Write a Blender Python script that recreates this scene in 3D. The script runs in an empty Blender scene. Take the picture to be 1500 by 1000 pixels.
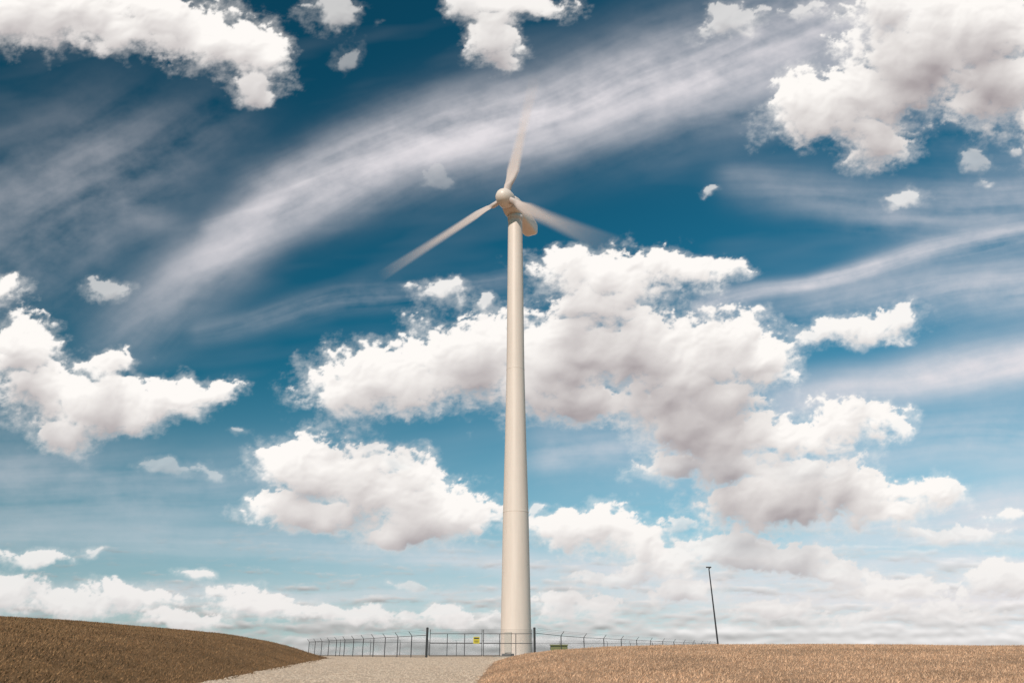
import bpy, math, random
import numpy as np
from mathutils import Vector
random.seed(4); rng=np.random.default_rng(7)
scene=bpy.context.scene
scene.view_settings.view_transform='Standard'; scene.view_settings.look='None'; scene.view_settings.exposure=0
PITCH=math.radians(22.7)

# ------------------------------------------------------------------ noise
_perm=rng.permutation(256).astype(np.int32); _perm=np.concatenate([_perm,_perm])
_ang=rng.random(256)*2*np.pi; _gx=np.cos(_ang).astype(np.float32); _gy=np.sin(_ang).astype(np.float32)
def perlin(x,y,seed=0):
    x=(x+seed*17.31).astype(np.float32); y=(y+seed*9.73).astype(np.float32)
    xi=np.floor(x).astype(np.int32); yi=np.floor(y).astype(np.int32)
    xf=x-xi; yf=y-yi
    u=xf*xf*xf*(xf*(xf*6-15)+10); v=yf*yf*yf*(yf*(yf*6-15)+10)
    def g(a,b,dx,dy):
        h=_perm[_perm[a&255]+(b&255)]
        return _gx[h]*dx+_gy[h]*dy
    n00=g(xi,yi,xf,yf); n10=g(xi+1,yi,xf-1,yf); n01=g(xi,yi+1,xf,yf-1); n11=g(xi+1,yi+1,xf-1,yf-1)
    a=n00+u*(n10-n00); b=n01+u*(n11-n01)
    return (a+v*(b-a))*1.5
def fbm(x,y,o=5,seed=0,gain=.5):
    s=0;a=1;t=0
    for k in range(o):
        s=s+a*perlin(x*2**k,y*2**k,seed+k*3); t+=a; a*=gain
    return s/t
def billow(x,y,o=5,seed=0,gain=.55):
    s=0;a=1;t=0
    for k in range(o):
        s=s+a*(np.abs(perlin(x*2.03**k,y*2.03**k,seed+k*5))*2.2-.6); t+=a; a*=gain
    return s/t
def sstep(a,b,x):
    t=np.clip((x-a)/(b-a),0,1); return t*t*(3-2*t)
def box1(a,r,ax):
    a=np.moveaxis(a,ax,0); n=a.shape[0]
    p=np.concatenate([np.repeat(a[:1],r+1,0),a,np.repeat(a[-1:],r,0)],0).astype(np.float64)
    c=np.cumsum(p,0); o=(c[2*r+1:]-c[:n])/(2*r+1)
    return np.moveaxis(o,0,ax).astype(np.float32)
def blur(a,r,it=2):
    for _ in range(it): a=box1(box1(a,r,0),r,1)
    return a

# ------------------------------------------------------------------ helpers
def mesh_np(name,verts,faces,smooth=False):
    verts=np.asarray(verts,dtype=np.float32); faces=np.asarray(faces,dtype=np.int32)
    me=bpy.data.meshes.new(name); nv=len(verts); nf,k=faces.shape
    me.vertices.add(nv); me.vertices.foreach_set('co',verts.ravel())
    me.loops.add(nf*k); me.loops.foreach_set('vertex_index',faces.ravel())
    me.polygons.add(nf); me.polygons.foreach_set('loop_start',np.arange(0,nf*k,k,dtype=np.int32))
    me.polygons.foreach_set('loop_total',np.full(nf,k,dtype=np.int32))
    me.update(calc_edges=True)
    me.polygons.foreach_set('use_smooth',np.full(nf,smooth))
    ob=bpy.data.objects.new(name,me); scene.collection.objects.link(ob); return ob
def grid_faces(nr,nc):
    i=np.arange(nr*nc).reshape(nr,nc)
    return np.stack([i[:-1,:-1],i[:-1,1:],i[1:,1:],i[1:,:-1]],-1).reshape(-1,4)
class MB:
    def __init__(s): s.v=[]; s.f=[]
    def add(s,v,f):
        o=len(s.v); s.v+= [tuple(p) for p in v]; s.f+=[tuple(i+o for i in q) for q in f]
    def tube(s,p0,p1,r0,r1=None,n=8):
        r1=r0 if r1 is None else r1
        p0=Vector(p0);p1=Vector(p1); d=(p1-p0).normalized()
        a=d.orthogonal().normalized(); b=d.cross(a)
        v=[]
        for p,r in ((p0,r0),(p1,r1)):
            for i in range(n):
                t=2*math.pi*i/n; v.append(p+a*(r*math.cos(t))+b*(r*math.sin(t)))
        f=[(i,(i+1)%n,n+(i+1)%n,n+i) for i in range(n)]
        f+= [tuple(range(n))[::-1],tuple(range(n,2*n))]
        s.add(v,f)
    def box(s,c,size,ax=(1,0,0),bev=0.0):
        ax=Vector(ax).normalized(); up=Vector((0,0,1)); ay=up.cross(ax)
        c=Vector(c); hx,hy,hz=[q/2 for q in size]
        v=[];
        b=min(bev,hx*.8,hy*.8)
        prof=[(-hx+b,-hy),(hx-b,-hy),(hx,-hy+b),(hx,hy-b),(hx-b,hy),(-hx+b,hy),(-hx,hy-b),(-hx,-hy+b)] if b>0 else [(-hx,-hy),(hx,-hy),(hx,hy),(-hx,hy)]
        n=len(prof)
        for z in (-hz,hz):
            for x,y in prof: v.append(c+ax*x+ay*y+up*z)
        f=[(i,(i+1)%n,n+(i+1)%n,n+i) for i in range(n)]+[tuple(range(n))[::-1],tuple(range(n,2*n))]
        s.add(v,f)
    def lathe(s,o,axis,prof,n=48):
        o=Vector(o); d=Vector(axis).normalized(); a=d.orthogonal().normalized(); b=d.cross(a); v=[]
        for t,r in prof:
            for i in range(n):
                q=2*math.pi*i/n; v.append(o+d*t+a*(r*math.cos(q))+b*(r*math.sin(q)))
        f=[]
        for k in range(len(prof)-1):
            for i in range(n): f.append((k*n+i,k*n+(i+1)%n,(k+1)*n+(i+1)%n,(k+1)*n+i))
        f+= [tuple(range(n))[::-1],tuple(range((len(prof)-1)*n,len(prof)*n))]
        s.add(v,f)
    def obj(s,name,mat=None,parent=None,smooth=False,autos=None):
        me=bpy.data.meshes.new(name); me.from_pydata(s.v,[],s.f); me.update()
        if smooth:
            me.polygons.foreach_set('use_smooth',[len(p.vertices)==4 for p in me.polygons])
        ob=bpy.data.objects.new(name,me); scene.collection.objects.link(ob)
        if mat: me.materials.append(mat)
        if parent: ob.parent=parent
        return ob
def empty(name,loc=(0,0,0)):
    e=bpy.data.objects.new(name,None); scene.collection.objects.link(e); e.empty_display_size=.5; return e

class NT:
    def __init__(s,tree): s.t=tree; s.n=tree.nodes; s.l=tree.links
    def node(s,typ,**kw):
        n=s.n.new(typ)
        for k,v in kw.items():
            if k.startswith('i_'):
                key=k[2:]; key=int(key) if key.isdigit() else key.replace('_',' ')
                if hasattr(v,'is_output') : s.l.new(v,n.inputs[key])
                else: n.inputs[key].default_value=v
            else: setattr(n,k,v)
        return n
    def math(s,op,a,b=None):
        n=s.n.new('ShaderNodeMath'); n.operation=op
        for i,q in enumerate((a,b)):
            if q is None: continue
            if hasattr(q,'is_output'): s.l.new(q,n.inputs[i])
            else: n.inputs[i].default_value=q
        return n.outputs[0]
    def mix(s,f,a,b,blend='MIX'):
        n=s.n.new('ShaderNodeMix'); n.data_type='RGBA'; n.blend_type=blend
        for i,q in ((0,f),(6,a),(7,b)):
            if hasattr(q,'is_output'): s.l.new(q,n.inputs[i])
            else: n.inputs[i].default_value=q if i==0 else (tuple(q)+(1,))[:4]
        return n.outputs[2]
def newmat(name,col=(.5,.5,.5),rough=.6,metal=0,noise=0.0,scale=3.0):
    m=bpy.data.materials.new(name); m.use_nodes=True; t=NT(m.node_tree); b=m.node_tree.nodes['Principled BSDF']
    b.inputs['Roughness'].default_value=rough; b.inputs['Metallic'].default_value=metal
    if noise>0:
        tc=t.node('ShaderNodeTexCoord'); nz=t.node('ShaderNodeTexNoise',i_Vector=tc.outputs['Object'],i_Scale=scale,i_Detail=6.0)
        c=t.mix(nz.outputs['Fac'],tuple(q*(1-noise) for q in col),tuple(min(1,q*(1+noise)) for q in col))
        t.l.new(c,b.inputs['Base Color'])
    else: b.inputs['Base Color'].default_value=(*col,1)
    return m

# ------------------------------------------------------------------ terrain
def road_z(y):
    return np.interp(y,[-50,0,60,78,175,260,600,7500],[-2.0,-1.6,-.72,-.5,-.5,-3.5,-14,-34])
def xL(y): return np.interp(y,[-50,0,32,75,100,135,160],[-5,-8,-12,-17,-24,-36,-40])
def xR(y): return np.interp(y,[-50,0,32,60,68,78,95,175],[.5,-.6,-1.36,-1.3,-.3,8,22,50])
_sL=np.array([0,1.5,3,5.3,9,13,20,34,60,120]); _hL=np.array([0,.38,.85,1.4,1.98,2.4,3.0,3.75,4.5,5])
_sR=np.array([0,.8,2.3,4.5,8,12,20,32,45,80]); _hR=np.array([0,.32,.62,.86,1.06,1.2,1.27,1.22,1.06,.6])
def sm_interp(x,xs,ys):
    return (np.interp(x-.7,xs,ys)+np.interp(x,xs,ys)*2+np.interp(x+.7,xs,ys))/4
def height(x,y,noise=True):
    z=road_z(y)
    sl=xL(y)-x
    fL=sstep(-5,30,y)*(1-sstep(92,150,y))
    z=z+np.where(sl>-1,sm_interp(sl,_sL,_hL),0)*fL
    xr=np.interp(y,[-50,0,32,60,90],[.5,-.6,-1.36,-1.3,0])
    sr=x-xr
    fR=sstep(2,48,y)*(1-sstep(58,92,y))
    z=z+np.where(sr>-1,sm_interp(sr,_sR,_hR),0)*fR
    if noise:
        off=np.clip(np.maximum(sl,np.where(y<85,sr,-1)),0,2)/2
        nf=1-sstep(150,400,y)
        z=z+(fbm(x/9.,y/9.,3,2)*.12+fbm(x/1.6,y/1.6,3,9)*.045)*off*nf
    return z
def axis_spaced(core0,core1,step,lo,hi,g=1.13):
    a=list(np.arange(core0,core1,step)); s=step; v=a[-1]
    while v<hi: s*=g; v+=s; a.append(v)
    s=step; v=a[0]; b=[]
    while v>lo: s*=g; v-=s; b.append(v)
    return np.array(b[::-1]+a)
gx=axis_spaced(-60,60,.4,-7500,7500); gy=axis_spaced(8,130,.4,-3000,7500)
X,Y=np.meshgrid(gx,gy); Z=height(X,Y)
ground=mesh_np('ground',np.stack([X,Y,Z],-1).reshape(-1,3),grid_faces(*X.shape),True)

def grass_color(t,pos):
    n1=t.node('ShaderNodeTexNoise',i_Vector=pos,i_Scale=.22,i_Detail=5.0)
    n2=t.node('ShaderNodeTexNoise',i_Vector=pos,i_Scale=2.6,i_Detail=8.0,i_Roughness=.75)
    n3=t.node('ShaderNodeTexNoise',i_Vector=pos,i_Scale=13.0,i_Detail=6.0,i_Roughness=.8)
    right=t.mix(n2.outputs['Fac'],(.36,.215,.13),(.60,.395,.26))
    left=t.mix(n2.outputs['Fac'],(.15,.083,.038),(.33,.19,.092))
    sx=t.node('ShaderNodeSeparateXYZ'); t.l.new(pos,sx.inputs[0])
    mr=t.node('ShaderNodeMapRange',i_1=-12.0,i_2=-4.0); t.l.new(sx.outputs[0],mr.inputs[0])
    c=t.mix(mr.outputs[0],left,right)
    r=t.node('ShaderNodeMapRange',i_1=.35,i_2=.65,i_3=.82,i_4=1.10); t.l.new(n1.outputs['Fac'],r.inputs[0])
    r3=t.node('ShaderNodeMapRange',i_1=.32,i_2=.68,i_3=.62,i_4=1.28); t.l.new(n3.outputs['Fac'],r3.inputs[0])
    k=t.math('MULTIPLY',r.outputs[0],r3.outputs[0])
    comb=t.node('ShaderNodeCombineColor'); 
    for i in range(3): t.l.new(k,comb.inputs[i])
    return t.mix(1.0,c,comb.outputs[0],'MULTIPLY'),n3
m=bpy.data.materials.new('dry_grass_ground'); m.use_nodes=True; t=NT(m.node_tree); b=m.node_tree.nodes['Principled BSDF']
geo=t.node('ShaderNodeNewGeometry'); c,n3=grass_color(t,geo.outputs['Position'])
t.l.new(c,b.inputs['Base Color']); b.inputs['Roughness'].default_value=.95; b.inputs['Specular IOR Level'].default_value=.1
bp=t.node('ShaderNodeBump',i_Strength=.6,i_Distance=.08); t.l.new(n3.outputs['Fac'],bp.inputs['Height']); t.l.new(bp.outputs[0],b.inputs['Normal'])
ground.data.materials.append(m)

# gravel road + pad
ys=np.concatenate([np.arange(-20,20,1),np.arange(20,110,.3),np.arange(110,172,1.0)])
tt=np.linspace(0,1,70)
L=xL(ys)+fbm(ys/3.,ys*0+3,3,5)*.7; R=xR(ys)+fbm(ys/3.,ys*0+8,3,6)*.5
RX=L[:,None]+(R-L)[:,None]*tt[None]; RY=np.repeat(ys[:,None],70,1)
edge=np.minimum(RX-L[:,None],R[:,None]-RX)
RZ=height(RX,RY)+.03+fbm(RX/2.,RY/2.,3,3)*.03-.05*(1-np.clip(edge/.3,0,1))
road=mesh_np('gravel_road',np.stack([RX,RY,RZ],-1).reshape(-1,3),grid_faces(*RX.shape),True)
m=bpy.data.materials.new('gravel'); m.use_nodes=True; t=NT(m.node_tree); b=m.node_tree.nodes['Principled BSDF']
geo=t.node('ShaderNodeNewGeometry'); P=geo.outputs['Position']
vo=t.node('ShaderNodeTexVoronoi',i_Vector=P,i_Scale=10.0); n1=t.node('ShaderNodeTexNoise',i_Vector=P,i_Scale=.8,i_Detail=8.0,i_Roughness=.7)
n4=t.node('ShaderNodeTexNoise',i_Vector=P,i_Scale=7.0,i_Detail=7.0,i_Roughness=.85)
r4=t.node('ShaderNodeMapRange',i_1=.38,i_2=.62); t.l.new(n4.outputs['Fac'],r4.inputs[0])
sep=t.node('ShaderNodeSeparateColor'); t.l.new(vo.outputs['Color'],sep.inputs[0])
gv_=t.node('ShaderNodeMapRange',i_3=.78,i_4=1.15); t.l.new(sep.outputs[0],gv_.inputs[0])
c3=t.node('ShaderNodeCombineColor'); [t.l.new(gv_.outputs[0],c3.inputs[i]) for i in range(3)]
c=t.mix(n1.outputs['Fac'],(.50,.375,.275),(.80,.635,.49)); c=t.mix(1.0,c,c3.outputs[0],'MULTIPLY')
c=t.mix(r4.outputs[0],t.mix(1.0,c,(.70,.66,.62),'MULTIPLY'),c)
t.l.new(c,b.inputs['Base Color']); b.inputs['Roughness'].default_value=.95
bp=t.node('ShaderNodeBump',i_Strength=.6,i_Distance=.06); t.l.new(n4.outputs['Fac'],bp.inputs['Height']); t.l.new(bp.outputs[0],b.inputs['Normal'])
road.data.materials.append(m)

# loose stones
N=34000
sy=20+64*rng.random(N)**1.4; u=rng.random(N); sx=xL(sy)+(np.minimum(xR(sy),6)-xL(sy))*u
sz=height(sx,sy)+.035; r=.014+.04*rng.random(N)**3
oct_=np.array([[1,0,0],[-1,0,0],[0,1,0],[0,-1,0],[0,0,.8],[0,0,-.8]])
jit=1+.5*(rng.random((N,6,1))-.5)
V=np.stack([sx,sy,sz],-1)[:,None,:]+oct_[None]*jit*r[:,None,None]
of=np.array([[0,2,4],[2,1,4],[1,3,4],[3,0,4],[2,0,5],[1,2,5],[3,1,5],[0,3,5]])
F=(np.arange(N)*6)[:,None,None]+of[None]
st=mesh_np('loose_gravel',V.reshape(-1,3),F.reshape(-1,3)); st.data.materials.append(newmat('stone',(.64,.51,.40),.9,0,.35,9))

# dry grass blades
N=520000
sy=12+98*rng.random(N)**1.2; sx=(rng.random(N)*2-1)*.82*sy
off=np.maximum(xL(sy)-sx+.0, np.where(sy<85,sx-np.interp(sy,[0,32,60,90],[-.6,-1.36,-1.3,0]),-1))
offn=off+fbm(sx/1.5,sy/1.5,2,4)*.8
k=(offn>.1); sx=sx[k];sy=sy[k]
clump=fbm(sx/.9,sy/.9,3,31)
hgt=(.035+.09*rng.random(len(sx))**2)*(1+.8*np.clip(clump,-.5,1))
a=rng.random(len(sx))*2*np.pi; w=.010+.012*rng.random(len(sx)); z=height(sx,sy)-.01
base=np.stack([sx,sy,z],-1); d=np.stack([np.cos(a)*w,np.sin(a)*w,0*a],-1)
lean=np.stack([(rng.random(len(sx))-.5)*hgt*1.4+.3*hgt,(rng.random(len(sx))-.5)*hgt*1.4,hgt],-1)
V=np.stack([base-d,base+d,base+lean],1).reshape(-1,3)
gr=mesh_np('dry_grass',V,np.arange(len(V)).reshape(-1,3))
m=bpy.data.materials.new('grass_blades'); m.use_nodes=True; t=NT(m.node_tree); b=m.node_tree.nodes['Principled BSDF']
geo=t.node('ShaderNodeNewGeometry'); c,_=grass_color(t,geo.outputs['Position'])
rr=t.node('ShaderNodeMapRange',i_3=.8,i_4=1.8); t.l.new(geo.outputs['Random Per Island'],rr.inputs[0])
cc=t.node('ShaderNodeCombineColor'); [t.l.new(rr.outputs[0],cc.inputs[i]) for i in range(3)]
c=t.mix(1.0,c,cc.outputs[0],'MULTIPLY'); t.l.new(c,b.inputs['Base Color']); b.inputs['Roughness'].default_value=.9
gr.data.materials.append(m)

# ------------------------------------------------------------------ wind turbine
TX,TY,TZ=.45,90,-.5
turb=empty('wind_turbine')
mw=bpy.data.materials.new('turbine_paint'); mw.use_nodes=True; t=NT(mw.node_tree); b=mw.node_tree.nodes['Principled BSDF']
tc=t.node('ShaderNodeTexCoord'); mp=t.node('ShaderNodeMapping',i_Vector=tc.outputs['Object']); mp.inputs['Scale'].default_value=(2.2,2.2,.12)
nz=t.node('ShaderNodeTexNoise',i_Vector=mp.outputs[0],i_Scale=1.0,i_Detail=8.0,i_Roughness=.65)
nz2=t.node('ShaderNodeTexNoise',i_Vector=tc.outputs['Object'],i_Scale=.6,i_Detail=5.0)
r_=t.node('ShaderNodeMapRange',i_1=.35,i_2=.7); t.l.new(nz.outputs['Fac'],r_.inputs[0])
c=t.mix(r_.outputs[0],(.78,.665,.60),(.65,.545,.48)); c=t.mix(nz2.outputs['Fac'],c,(.76,.65,.58))
t.l.new(c,b.inputs['Base Color']); b.inputs['Roughness'].default_value=.5
mdark=newmat('dark_rubber',(.05,.05,.05),.6); msteel=newmat('galvanised_steel',(.16,.16,.165),.55,.4,.25,5)
zs=np.linspace(.3,56.6,110)
prof=[(0,1.80),(.2,1.80),(.22,1.76)]+[(float(z),float(np.interp(z,[0,15.5,25,34,46,56.6],[1.76,1.54,1.32,1.16,1.08,1.0]))) for z in zs]+[(56.62,1.06),(57.3,1.06)]
mb=MB(); mb.lathe((TX,TY,TZ),(0,0,1),prof,96)
o=mb.obj('tower',mw,turb,True)
mb=MB()
for z_,r0 in ((15.9,1.545),(34.1,1.168)): mb.lathe((TX,TY,TZ+z_),(0,0,1),[(0,r0),(.02,r0+.01),(.10,r0+.01),(.12,r0)],96)
mb.obj('flange_rings',mw,turb,False)
mb=MB(); mb.lathe((TX,TY,TZ-.3),(0,0,1),[(0,2.6),(.42,2.6),(.45,2.5)],48); mb.obj('foundation',newmat('concrete',(.38,.35,.31),.9,0,.2,4),turb)
mb=MB(); mb.box((TX-.9,TY-1.56,TZ+1.55),(.85,.12,2.1),(1,-.5,0),.05); mb.obj('door',newmat('door_paint',(.55,.50,.45),.5),turb)
mb=MB(); mb.box((TX-.9,TY-1.9,TZ+.22),(1.1,.8,.35),(1,-.5,0)); mb.obj('door_step',msteel,turb)
PHI=math.radians(27); HUBZ=57.9
ax=Vector((-math.sin(PHI),-math.cos(PHI),.07)).normalized(); rt=Vector((math.cos(PHI),-math.sin(PHI),0)); upv=rt.cross(ax)*-1
if upv.z<0: upv=-upv
O=Vector((TX-.1,TY,HUBZ))
secs=[(-5.9,.55,-.35,.70),(-5.8,.90,-.80,.95),(-5.3,1.05,-1.0,1.1),(-3.5,1.17,-1.15,1.25),(-1,1.24,-1.22,1.32),(.8,1.22,-1.2,1.25),(1.6,1.08,-1.05,1.08),(1.85,.9,-.9,.9)]
n=40; v=[];f=[]
for s,hw,zb,zt in secs:
    for i in range(n):
        q=2*math.pi*i/n; ex=.42
        cx=math.copysign(abs(math.cos(q))**ex,math.cos(q))*hw; cz=math.copysign(abs(math.sin(q))**ex,math.sin(q))
        cz=(zb+zt)/2+cz*(zt-zb)/2
        v.append(O+ax*s+rt*cx+upv*cz)
for k_ in range(len(secs)-1):
    for i in range(n): f.append((k_*n+i,k_*n+(i+1)%n,(k_+1)*n+(i+1)%n,(k_+1)*n+i))
f+=[tuple(range(n)),tuple(range((len(secs)-1)*n,len(secs)*n))]
mb=MB(); mb.add(v,f); mnac=newmat('nacelle_paint',(.80,.69,.62),.4,0,.06,1.5); mb.obj('nacelle',mnac,turb,True)
mb=MB(); mb.lathe(O,ax,[(1.8,.8),(1.95,.8)],40); mb.obj('main_bearing_gap',mdark,turb)
mb=MB(); mb.lathe(O,ax,[(1.95,1.05),(2.1,1.2),(2.6,1.26),(3.3,1.22),(3.8,1.04),(4.15,.75),(4.35,.42),(4.42,.12)],48); mb.obj('spinner',mnac,turb,True)
mb=MB(); p=O-ax*4.6+upv*1.1; mb.tube(p,p+upv*1.0,.05); mb.tube(p+upv*.9-rt*.4,p+upv*.9+rt*.4,.04); mb.box(p+upv*.1,(.5,.5,.25),(1,0,0),.05); mb.obj('wind_vane',msteel,turb)
mb=MB(); mb.box(O-ax*5.94+upv*.2,(.05,1.0,.8),ax); mb.obj('rear_louvre',newmat('louvre',(.25,.23,.22),.6),turb)
# blades, smeared by their rotation during the exposure
mbl=bpy.data.materials.new('moving_blade'); mbl.use_nodes=True; t=NT(mbl.node_tree); b=mbl.node_tree.nodes['Principled BSDF']
b.inputs['Base Color'].default_value=(.66,.56,.53,1); b.inputs['Roughness'].default_value=.6
at=t.node('ShaderNodeAttribute',attribute_name='cover'); t.l.new(at.outputs['Fac'],b.inputs['Alpha'])
HC=O+ax*2.9
def blade(alpha_deg,idx,delta,fade):
    al=math.radians(alpha_deg)
    bd=rt*math.sin(al)+upv*math.cos(al); tg=rt*math.cos(al)-upv*math.sin(al)
    st=np.concatenate([np.linspace(.8,2.4,6),np.linspace(2.6,22.0,60)])
    nn=48; V=[];A=[]
    for r_ in st:
        ch=float(np.interp(r_,[.8,2.2,4.6,8,14,20,21.6,22],[.9,.95,1.7,1.35,.98,.62,.45,.12]))
        th=float(np.interp(r_,[.8,2.2,4.6,8,14,22],[.9,.9,.5,.3,.16,.05]))
        tw=math.radians(float(np.interp(r_,[0,4.6,10,22],[26,18,8,2])))
        sw=2*r_*math.tan(delta)*float(np.interp(r_,[2,5],[.0,1])) + 1e-4
        W=ch*math.cos(tw)+sw; mn=min(ch,sw)
        shift=.12*ch if r_>3 else .12*ch*max(0,(r_-2.2))/.8
        for i in range(nn):
            q=2*math.pi*i/nn; x=math.cos(q); zz=math.sin(q)
            xp=x*W/2+shift
            yp=zz*th/2*(1.0 if r_<2.3 else (.55+.45*x))- x*math.sin(tw)*ch/2
            V.append(HC+bd*r_+tg*xp+ax*yp)
            cov=min(1,max(0,(W/2-abs(x)*W/2)/mn)); cov=cov*cov*(3-2*cov)*min(1,ch/sw)
            if r_<3.5: cov=max(cov,1-max(0,(r_-2.4)/1.1)) if r_>2.4 else 1
            cov*=float(np.interp(r_,[0,3.5,8,14,19,22],[1,.97,.82*(.4+.6*fade),.66*fade,.40*fade,.0]))
            A.append(1-math.sqrt(max(0,1-min(cov,1))))
    m_=len(st); F=[]
    for k in range(m_-1):
        for i in range(nn): F.append((k*nn+i,k*nn+(i+1)%nn,(k+1)*nn+(i+1)%nn,(k+1)*nn+i))
    ob=mesh_np('blade_%d'%idx,[tuple(p) for p in V],F,True)
    a_=ob.data.attributes.new('cover','FLOAT','POINT'); a_.data.foreach_set('value',np.array(A,dtype=np.float32))
    ob.data.materials.append(mbl); ob.parent=turb
blade(11,1,math.radians(2.9),.75); blade(-111,2,math.radians(3.0),.95); blade(128,3,math.radians(4.3),.65)

# ------------------------------------------------------------------ fence
fence=empty('chain_link_fence')
ml=bpy.data.materials.new('chain_link'); ml.use_nodes=True; t=NT(ml.node_tree); b=ml.node_tree.nodes['Principled BSDF']
b.inputs['Base Color'].default_value=(.22,.23,.24,1); b.inputs['Metallic'].default_value=.3; b.inputs['Roughness'].default_value=.5
uv=t.node('ShaderNodeUVMap'); sp=t.node('ShaderNodeSeparateXYZ'); t.l.new(uv.outputs[0],sp.inputs[0])
def wire(op):
    q=t.math(op,sp.outputs[0],sp.outputs[1]); q=t.math('FRACT',t.math('MULTIPLY',q,12.0)); q=t.math('ABSOLUTE',t.math('SUBTRACT',q,.5)); return t.math('GREATER_THAN',q,.46)
al=t.math('MAXIMUM',wire('ADD'),wire('SUBTRACT')); t.l.new(al,b.inputs['Alpha'])
posts=MB(); rails=MB(); wires=MB(); sheets=[]
def gz(x,y): return float(height(np.array([x]),np.array([y]))[0])
def run(p,q,n,arms=True,first=True):
    p=np.array(p,float);q=np.array(q,float); d=(q-p)/np.linalg.norm(q-p); nrm=np.array([d[1],-d[0]])
    if np.dot(nrm,(p+q)/2-np.array([4,115]))<0: nrm=-nrm
    pts=[]
    for i in range(n+1):
        c=p+(q-p)*i/n; z=gz(*c); pts.append((c[0],c[1],z))
        if i>0 or first:
            posts.tube((c[0],c[1],z-.2),(c[0],c[1],z+2.15),.05)
            e=c+nrm*.36; posts.tube((c[0],c[1],z+2.13),(e[0],e[1],z+2.55),.03)
    for a,b_ in zip(pts[:-1],pts[1:]):
        rails.tube((a[0],a[1],a[2]+2.12),(b_[0],b_[1],b_[2]+2.12),.028,n=6)
        rails.tube((a[0],a[1],a[2]+.1),(b_[0],b_[1],b_[2]+.1),.014,n=6)
        for k in (1/3,2/3,1):
            o=nrm*.36*k; zz=2.13+.42*k
            wires.tube((a[0]+o[0],a[1]+o[1],a[2]+zz),(b_[0]+o[0],b_[1]+o[1],b_[2]+zz),.010,n=4)
        sheets.append(((a[0],a[1],a[2]+.05),(b_[0],b_[1],b_[2]+.05),2.06))
GL=(-8.5,80);GR=(2.25,80)
run(GL,(-33.4,132),12,first=False); run(GR,(42,165),13,first=False); run((-33.4,132),(42,165),16,first=False)
gp=MB()
for x,y in (GL,GR): gp.tube((x,y,-.7),(x,y,2.25),.12,n=12); gp.lathe((x,y,2.25),(0,0,1),[(0,.14),(.06,.12),(.1,.03)],12)
gp.obj('gate_posts',newmat('post_paint',(.035,.037,.04),.6),fence)
for (x0,x1) in ((-8.2,-3.0),(-2.85,2.0)):
    for z in (-.3,.85,1.75): rails.tube((x0,80,z),(x1,80,z),.032)
    k=3
    for i in range(k+1):
        xx=x0+(x1-x0)*i/k; rails.tube((xx,80,-.32),(xx,80,2.15 if i in(0,k) else 1.75),.035)
    for z in (1.88,2.0,2.12): wires.tube((x0,80,z),(x1,80,z),.010,n=4)
    sheets.append(((x0,80,-.3),(x1,80,-.3),2.05))
mdk=newmat('weathered_steel',(.07,.07,.075),.6,.3,.25,5)
posts.obj('posts',mdk,fence); rails.obj('rails',mdk,fence); wires.obj('barbed_wire',mdk,fence)
me=bpy.data.meshes.new('chain_link'); vv=[];ff=[];uvs=[]
for a,b_,h in sheets:
    o=len(vv); vv+=[a,b_,(b_[0],b_[1],b_[2]+h),(a[0],a[1],a[2]+h)]; ff.append((o,o+1,o+2,o+3)); Ln=math.dist(a,b_); uvs+=[(0,0),(Ln,0),(Ln,h),(0,h)]
me.from_pydata(vv,[],ff); ul=me.uv_layers.new(name='UVMap')
for i,q in enumerate(uvs): ul.data[i].uv=q
me.materials.append(ml); ob=bpy.data.objects.new('chain_link',me); scene.collection.objects.link(ob); ob.parent=fence
sg=empty('warning_sign'); mb=MB(); mb.box((-3.55,79.94,1.15),(.62,.02,.62)); mb.obj('panel',newmat('yellow_paint',(.62,.50,.03),.5,0,.1,4),sg)
mb=MB(); mb.box((-3.55,79.925,1.32),(.5,.012,.14)); mb.box((-3.55,79.925,1.08),(.46,.012,.05)); mb.box((-3.55,79.925,.98),(.4,.012,.05)); mb.obj('lettering',mdark,sg)
tr=empty('electrical_cabinet'); mg=newmat('green_paint',(.22,.23,.09),.5,0,.15,3)
mb=MB(); mb.box((5.6,96,.15),(2.0,1.4,1.3),(1,0,0),.06); mb.box((5.6,95.9,.84),(2.15,1.65,.1),(1,0,0),.05); mb.obj('housing',mg,tr)
mb=MB(); mb.box((5.15,95.28,.15),(.85,.04,1.1)); mb.box((6.05,95.28,.15),(.85,.04,1.1)); mb.obj('doors',newmat('green_paint_dark',(.18,.19,.075),.5),tr)
lp=empty('street_lamp'); mb=MB()
bx,by=29.3,114; bz=gz(bx,by)
mb.tube((bx,by,bz-.3),(bx,by,bz+.5),.2,.17,12); 
mb.tube((bx,by,bz+.5),(bx-.25,by,11.4),.13,.08,12); mb.obj('pole',newmat('lamp_pole_steel',(.045,.045,.05),.5,.3),lp)
mb=MB(); mb.tube((bx-.25,by,11.35),(bx-.05,by-.1,11.55),.05); mb.box((bx-.3,by-.1,11.6),(.75,.34,.16),(1,0,0),.08); mb.tube((bx-.25,by,11.2),(bx-.25,by,11.6),.06); mb.obj('lamp_head',mdark,lp)

# ------------------------------------------------------------------ sky: cloud layer on a distant shell, charted around az 0, el 22.7
K=1088.0
def span(c0,c1,st,lo,hi): return axis_spaced(c0,c1,st,lo,hi,1.06)
cu=span(-800,800,1.4,-2700,2700); cv=span(-485,530,1.4,-486,2200)
U,Vv=np.meshgrid(cu,cv); U=U.astype(np.float32); Vv=Vv.astype(np.float32)
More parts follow.
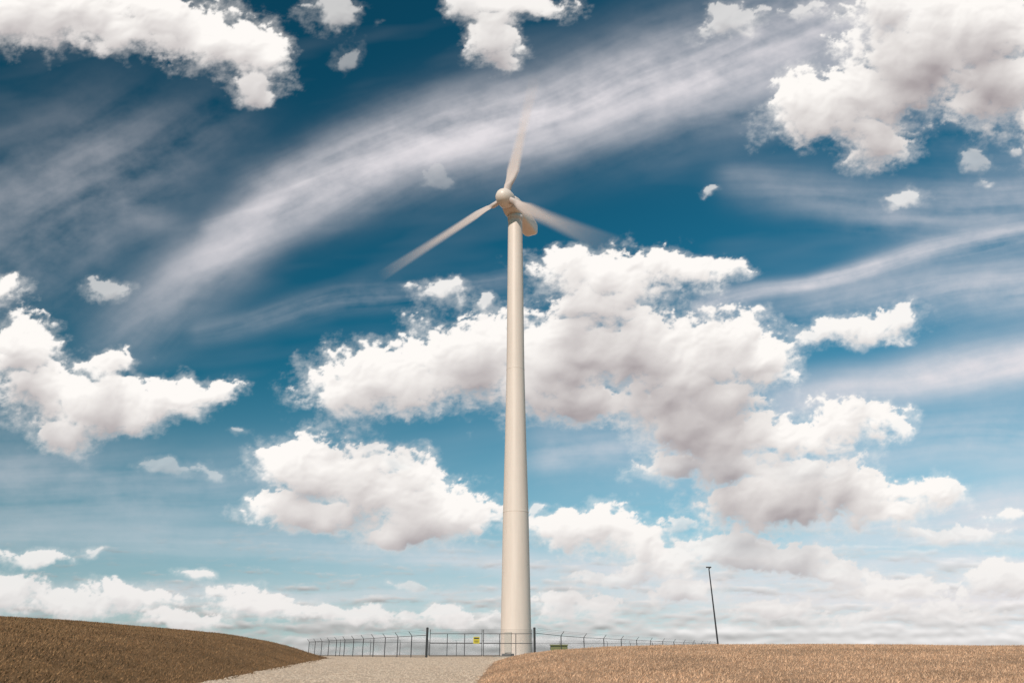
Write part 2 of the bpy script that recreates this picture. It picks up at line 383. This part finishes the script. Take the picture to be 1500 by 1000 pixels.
# cumulus puffs: (u,v,ru,rv,tilt deg,opacity)
E=[
# central bank
(-190,-62,125,60,0,1),(-70,-35,120,76,0,1),(70,-30,130,88,0,1),(200,-20,130,74,0,1),(310,-10,105,56,0,1),(380,-40,55,36,0,1),(-250,-88,56,38,0,1),(280,-75,85,60,0,1),(120,-95,120,34,0,1),(230,-90,80,50,0,1),
(80,110,66,28,0,1),(150,92,96,44,0,1),(215,108,86,34,-5,1),(292,104,60,24,0,1),(130,55,60,34,0,1),
# top left
(-660,480,170,62,0,1),(-500,455,140,52,-8,1),(-400,425,80,54,-15,1),(-372,372,40,32,0,.9),(-740,470,90,55,0,1),
(-258,482,46,44,0,.5),(-240,415,26,24,0,.25),(-30,450,58,50,0,.9),(10,490,96,26,0,.9),(-20,410,36,24,0,.85),(-65,485,34,30,0,.8),
# top right
(480,345,105,66,10,1),(535,290,60,48,0,1),(590,400,120,88,20,1),(680,455,130,76,0,1),(710,370,95,62,0,1),(430,330,60,38,0,1),(560,480,90,44,0,.9),
(320,470,60,34,20,.5),(424,478,32,22,0,.5),
# left
(-715,-10,64,54,0,1),(-745,75,38,32,0,1),(-690,-72,76,48,0,1),(-600,-98,120,46,4,1),(-510,-92,80,36,5,1),(-448,-76,50,24,5,1),(-655,-148,60,30,0,.95),(-590,-38,52,26,15,1),
(-600,70,46,28,0,.42),(-400,-138,24,12,0,.4),(-505,-185,60,18,0,.28),(-440,-190,36,14,0,.28),
# lower left centre
(-305,-182,78,42,0,1),(-230,-210,116,58,-8,1),(-150,-240,106,58,-6,1),(-110,-270,70,38,0,1),(-340,-243,70,26,0,1),(-48,-258,52,34,0,1),(-130,-195,50,28,0,1),(-206,-158,34,15,0,.8),(-300,-262,95,26,0,1),(-170,-288,70,26,0,1),(-170,-177,24,11,0,.7),
# small
(-105,75,44,24,0,.8),(-42,66,26,13,15,.65),(280,221,20,12,20,.5),(578,203,50,18,8,.6),(682,260,28,22,0,.35),(690,226,26,11,0,.5),(738,276,24,10,0,.5),(-110,238,28,24,0,.12),
(510,18,95,28,3,.95),(572,25,38,36,0,.9),(440,8,46,18,0,.8),
# right lower
(280,-140,105,60,0,1),(380,-140,100,34,0,1),(490,-128,85,38,0,1),(540,-112,52,28,0,1),(240,-190,70,26,0,.9),(570,-130,30,18,0,.9),(330,-190,90,34,0,.95),
(400,-240,130,48,0,1),(480,-222,110,40,0,1),(600,-226,84,28,0,1),(550,-252,80,26,0,1),(330,-240,72,34,0,1),(420,-190,70,26,0,.9),(650,-222,36,20,0,.9),
(120,-280,90,42,0,1),(190,-300,62,42,0,1),(80,-268,50,30,0,1),(230,-330,70,30,0,.9),(30,-248,24,17,0,.6),(250,-262,24,10,0,.4),
(330,-310,100,36,0,.85),(430,-325,100,30,0,.85),(550,-362,100,32,0,.9),(480,-345,70,26,0,.85),(650,-285,120,20,0,.7),(735,-258,40,18,0,.85),(720,-350,70,38,0,.9),(640,-400,100,24,0,.85),(250,-370,80,26,0,.85),(370,-395,100,24,0,.85),(500,-405,100,20,0,.85),(140,-350,70,20,0,.7),
# low left
(-700,-320,85,22,0,.8),(-605,-305,36,12,0,.6),(-465,-338,50,13,0,.85),(-570,-365,60,22,0,.9),(-540,-378,100,22,0,.9),(-370,-384,80,32,0,.95),(-420,-362,56,18,0,.9),(-640,-390,120,24,0,.85),(-740,-370,60,32,0,.85),(-250,-400,110,22,0,.85),(-90,-405,100,22,0,.85),(90,-385,90,26,0,.85),(-480,-410,100,20,0,.85),(-150,-360,70,14,0,.5)]
r2=np.random.default_rng(21)
for i in range(70):
    uu=r2.uniform(-2500,2500); vv_=r2.uniform(-380,2000)
    if abs(uu)<930 and vv_<620: continue
    s=r2.uniform(50,150)*(1+max(0,vv_)/900)
    for j in range(4): E.append((uu+r2.normal()*s,vv_+r2.normal()*s*.3,s*r2.uniform(.6,1.1),s*r2.uniform(.3,.5),r2.uniform(-15,15),1))
WX=U+24*fbm(U/85,Vv/70,2,40)+11*fbm(U/30,Vv/26,2,46); WY=Vv+17*fbm(U/85,Vv/70,2,50)+9*fbm(U/30,Vv/26,2,57)
kk=4.5; S=np.full(U.shape,math.exp(-kk*1.0),np.float32); OP=S*.8
for (a0,b0,ru,rv,ti,op) in E:
    mr=2.3*max(ru,rv)+50
    i0,i1=np.searchsorted(cv,[b0-mr,b0+mr]); j0,j1=np.searchsorted(cu,[a0-mr,a0+mr])
    if i1<=i0 or j1<=j0: continue
    c_=math.cos(math.radians(ti)); s_=math.sin(math.radians(ti))
    dx=WX[i0:i1,j0:j1]-a0; dy=WY[i0:i1,j0:j1]-b0
    x_=(dx*c_+dy*s_)/ru; y_=(-dx*s_+dy*c_)/rv
    y_=np.where(y_<0,y_*1.18,y_)
    r_=np.sqrt(x_*x_+y_*y_)
    pk=.62+.32*min(1,max(0,(min(ru,rv*1.8)-22)/45))
    e=np.maximum(np.exp(kk*np.clip(pk-r_,-1.25,1))-math.exp(-kk*1.25),0)
    S[i0:i1,j0:j1]+=e; OP[i0:i1,j0:j1]+=e*op
D=np.log(S)/kk; OP=OP/S
n78=billow(WX/82,WY/64,3,60,.5); n30=billow(WX/32,WY/26,3,64,.55); FF=fbm(U/15,Vv/12,5,80,.72)
FL=fbm(U/55,Vv/42,4,84,.6)
dens=D+.24*n78+.22*n30+.28*FF+.38*FL-.02
gS=np.gradient(blur(np.clip(dens,-.5,1),4),cv,axis=0)
topness=sstep(-.006,.012,-gS)
ac=sstep(0.0,1,(dens+.02)/(.14+.34*(1-topness)))
ac=ac*OP
wisp=sstep(-.30,.30,D+.35*FF+.55*FL)*.38*OP
ac=1-(1-ac)*(1-wisp)
th=np.clip(dens,0,1.2); thB=blur(th,4)
# soft, volume-like shading: broad billows, a little puff detail near the lit tops only
Hs=blur(.9*n78+.15*n30,4)*15+36*np.sqrt(blur(th,7)+.02)
gv,gu=np.gradient(Hs,cv,cu); nl=1/np.sqrt(gu*gu+gv*gv+1.0)
lam=(gu*.34-gv*.62+.70)*nl
Hd=blur(n30+.35*FF,1)*6; dv,du=np.gradient(Hd,cv,cu); det=np.clip(du*.35-dv*.7,-.6,.6)
occ=np.zeros_like(th); tot=0
for d_,w_ in ((10,.6),(22,1),(38,1),(58,1),(84,1),(110,.7)):
    sh=int(d_/1.4); q=np.zeros_like(th); q[:-sh,:]=thB[sh:,:]
    occ+=w_*np.minimum(q,.75); tot+=w_
occ=blur(occ/tot,4)
bri=1.12-1.32*occ-.05*blur(th,6)+.32*(lam-.70)+.04*FF+.10*FL+.22*det*(1-np.clip(occ*1.7,0,.8))
core=sstep(.03,.35,dens)
bri=bri*core+(1-core)*(1.0-.8*occ+.05*FF)
bri=np.clip(bri,0.03,1)[...,None]
lit=np.array([1.0,.965,.93]); shd=np.array([.34,.30,.315])
colc=shd*(1-bri)+lit*bri
hz=(1-sstep(-455,-200,Vv))[...,None]
colc=colc*(1-.3*hz)+np.array([.58,.56,.58])*.3*hz
# horizon cloud rows
hb=fbm(U/110,Vv/17,6,90,.62)+.35*billow(U/40,Vv/11,4,95)+.2*FF
ab=sstep(-.20,.45,hb+.60*(1-sstep(-455,-340,Vv))-.12+.18*np.clip(U/700,-1,1))*(1-sstep(-395,-210,Vv))*.85
gbv=np.gradient(blur(hb,2),cv,axis=0)
colb=np.clip(.62+.16*np.clip(U/700,-1,1)-gbv*3.8,.32,.94)[...,None]*np.array([1,.96,.945])
# cirrus
def streak(pts,sn,ls,lw,amp=1.0,sharp=0):
    best=np.zeros_like(U)
    wx=U+14*fbm(U/260,Vv/200,2,sn); wy=Vv+16*fbm(U/260,Vv/200,2,sn+7)
    for (p,q) in zip(pts[:-1],pts[1:]):
        dx=q[0]-p[0];dy=q[1]-p[1];L_=math.hypot(dx,dy)
        tt_=((wx-p[0])*dx+(wy-p[1])*dy)/(L_*L_); tc_=np.clip(tt_,0,1)
        px=p[0]+tc_*dx; py=p[1]+tc_*dy
        d_=np.hypot(wx-px,wy-py); w_=p[2]+(q[2]-p[2])*tc_; a_=p[3]+(q[3]-p[3])*tc_
        best=np.maximum(best,a_*np.exp(-(d_/w_)**2*1.1))
    dx=pts[-1][0]-pts[0][0];dy=pts[-1][1]-pts[0][1];L_=math.hypot(dx,dy)
    A=(wx*dx+wy*dy)/L_; B=(-wx*dy+wy*dx)/L_; B=B+10*fbm(U/300,Vv/300,2,sn+9)
    n_=fbm(A/(ls*2.0),B/(lw*2.4),5,sn+11,.5)*1.0+fbm(A/(ls*.6),B/(lw*1.0),3,sn+21,.55)*.25+fbm(U/60,Vv/44,5,sn+30,.62)*.5
    return best*np.clip(.90+amp*n_,0,1.45)
ci=np.zeros_like(U)
def addc(x):
    global ci
    ci=1-(1-ci)*(1-np.clip(x,0,.95))
addc(streak([(-640,-30,30,.05),(-500,70,40,.30),(-350,200,48,.64),(-180,270,54,.76),(40,330,68,.78),(300,400,80,.76),(560,500,85,.5),(900,620,80,.2)],100,330,22,.9))
addc(streak([(-440,165,14,.3),(-300,235,13,.65),(-150,270,18,.45),(60,300,24,.35),(250,350,24,.25)],110,240,10,1.0))
addc(streak([(-800,120,150,.20),(-600,240,110,.26),(-420,330,60,.08)],120,300,34,1.3))
addc(streak([(-560,20,60,.12),(-420,130,50,.25),(-330,230,30,.25)],122,200,24,1.3))
addc(streak([(-760,-200,90,.25),(-520,-230,60,.25),(-300,-190,40,.12)],130,260,16,1.2))
addc(streak([(-460,20,18,.10),(-200,60,20,.28),(0,90,18,.18)],140,240,12,1.2))
addc(streak([(-560,180,24,.10),(-380,120,20,.12),(-100,260,25,.08)],145,240,14,1.1))
addc(streak([(280,50,16,.4),(430,85,13,.7),(600,130,22,.6),(820,175,30,.6)],150,260,11,1.0))
addc(streak([(250,-10,30,.3),(500,60,34,.35),(850,90,50,.65)],160,320,16,1.0))
addc(streak([(330,230,30,.15),(560,190,45,.3),(850,230,50,.38)],170,320,18,1.1))
addc(streak([(400,-90,35,.6),(600,-50,38,.9),(850,-20,46,.95)],180,360,20,.5))
addc(streak([(60,-170,40,.45),(450,-170,40,.35),(850,-120,50,.5)],190,360,18,.9))
addc(streak([(450,-280,40,.4),(850,-230,60,.7)],200,360,16,.9))
addc(streak([(-800,-290,30,.18),(-300,-300,30,.3),(200,-345,30,.5),(850,-330,60,.7)],210,360,12,1.0))
addc(streak([(-800,-375,26,.3),(0,-370,26,.45),(850,-380,40,.7)],215,360,9,1.0))
addc(streak([(150,320,40,.08),(420,350,40,.14),(760,290,45,.14)],220,300,20,1.1))
addc(np.clip(.0+.12*fbm(U/420+Vv/900,Vv/90-U/600,4,230,.5),0,.2))
hzn=(1-sstep(-475,20,Vv))**1.25*(.80+.10*np.clip(U/750,-1,1))+ .10*sstep(-300,1000,U)*(1-sstep(-450,350,Vv))
warm=(1-sstep(-460,-300,Vv))[...,None]
hcol=np.array([.50,.61,.70])*(1-warm)+np.array([.62,.65,.68])*warm
layers=[(np.clip(hzn,0,.93),hcol*(1+.22*np.clip(U/750,-1,1))[...,None]),
        (ci,np.array([.79,.755,.785])*np.ones(U.shape+(3,))),(ab,colb),(ac,colc)]
A=np.zeros_like(U); C=np.zeros(U.shape+(3,))
for a_,c_ in layers:
    a_=np.clip(a_,0,1); C=C*(1-a_[...,None])+c_*a_[...,None]; A=A*(1-a_)+a_
rim=1-np.clip(np.maximum(sstep(2100,2600,np.abs(U)),sstep(1700,2150,Vv)),0,1)
C=C/np.maximum(A,1e-4)[...,None]; A=A*rim
u_=U/K; v_=Vv/K; cp,sp_=math.cos(PITCH),math.sin(PITCH)
dirs=np.stack([u_,cp-v_*sp_,sp_+v_*cp],-1); dirs/=np.linalg.norm(dirs,axis=-1,keepdims=True)
sky=mesh_np('sky',(dirs*6500).reshape(-1,3),grid_faces(*U.shape),True)
at_=sky.data.attributes.new('cloud','FLOAT_COLOR','POINT')
at_.data.foreach_set('color',np.concatenate([C,A[...,None]],-1).astype(np.float32).ravel())
m=bpy.data.materials.new('cloud_layer'); m.use_nodes=True; t=NT(m.node_tree); m.node_tree.nodes.clear()
a=t.node('ShaderNodeAttribute',attribute_name='cloud'); em=t.node('ShaderNodeEmission',i_Strength=1.0); t.l.new(a.outputs['Color'],em.inputs[0])
tr_=t.node('ShaderNodeBsdfTransparent'); mx=t.node('ShaderNodeMixShader'); t.l.new(a.outputs['Alpha'],mx.inputs[0]); t.l.new(tr_.outputs[0],mx.inputs[1]); t.l.new(em.outputs[0],mx.inputs[2])
ou=t.node('ShaderNodeOutputMaterial'); t.l.new(mx.outputs[0],ou.inputs[0]); m.cycles.emission_sampling='NONE'
sky.data.materials.append(m)

# ------------------------------------------------------------------ world + sun
sd=Vector((-.32,-.76,.60)).normalized(); elv=math.asin(sd.z); rot=math.atan2(sd.x,sd.y)
w=bpy.data.worlds.new('World'); scene.world=w; w.use_nodes=True; t=NT(w.node_tree)
bg=w.node_tree.nodes['Background']
sk=t.node('ShaderNodeTexSky',sky_type='NISHITA',sun_disc=False,sun_elevation=elv,sun_rotation=rot,air_density=1.0,dust_density=.3,ozone_density=2.0)
c=t.mix(1.0,sk.outputs[0],(.09,.84,.86),'MULTIPLY')
# sky colour dimmed towards the west and the zenith to imitate darkened corners
tc=t.node('ShaderNodeTexCoord'); dt=t.node('ShaderNodeVectorMath',operation='DOT_PRODUCT',i_0=tc.outputs['Generated'],i_1=(.80,.0,-.60))
mr=t.node('ShaderNodeMapRange',i_1=-.85,i_2=.15,i_3=.48,i_4=1.0); t.l.new(dt.outputs['Value'],mr.inputs[0])
cc=t.node('ShaderNodeCombineColor'); [t.l.new(mr.outputs[0],cc.inputs[i]) for i in range(3)]
c=t.mix(1.0,c,cc.outputs[0],'MULTIPLY')
t.l.new(c,bg.inputs[0]); bg.inputs[1].default_value=.09
sl=bpy.data.lights.new('sun','SUN'); sl.energy=3.7; sl.angle=math.radians(.5); sl.color=(1,.89,.78)
so=bpy.data.objects.new('sun',sl); scene.collection.objects.link(so); so.rotation_euler=sd.to_track_quat('Z','Y').to_euler()
# ------------------------------------------------------------------ camera
cam=bpy.data.cameras.new('camera'); cam.lens=K/1500*36; cam.sensor_width=36; cam.clip_end=20000; cam.clip_start=.1
co=bpy.data.objects.new('camera',cam); scene.collection.objects.link(co); co.rotation_euler=(math.pi/2+PITCH,0,0); scene.camera=co
print('cloud verts',U.size)
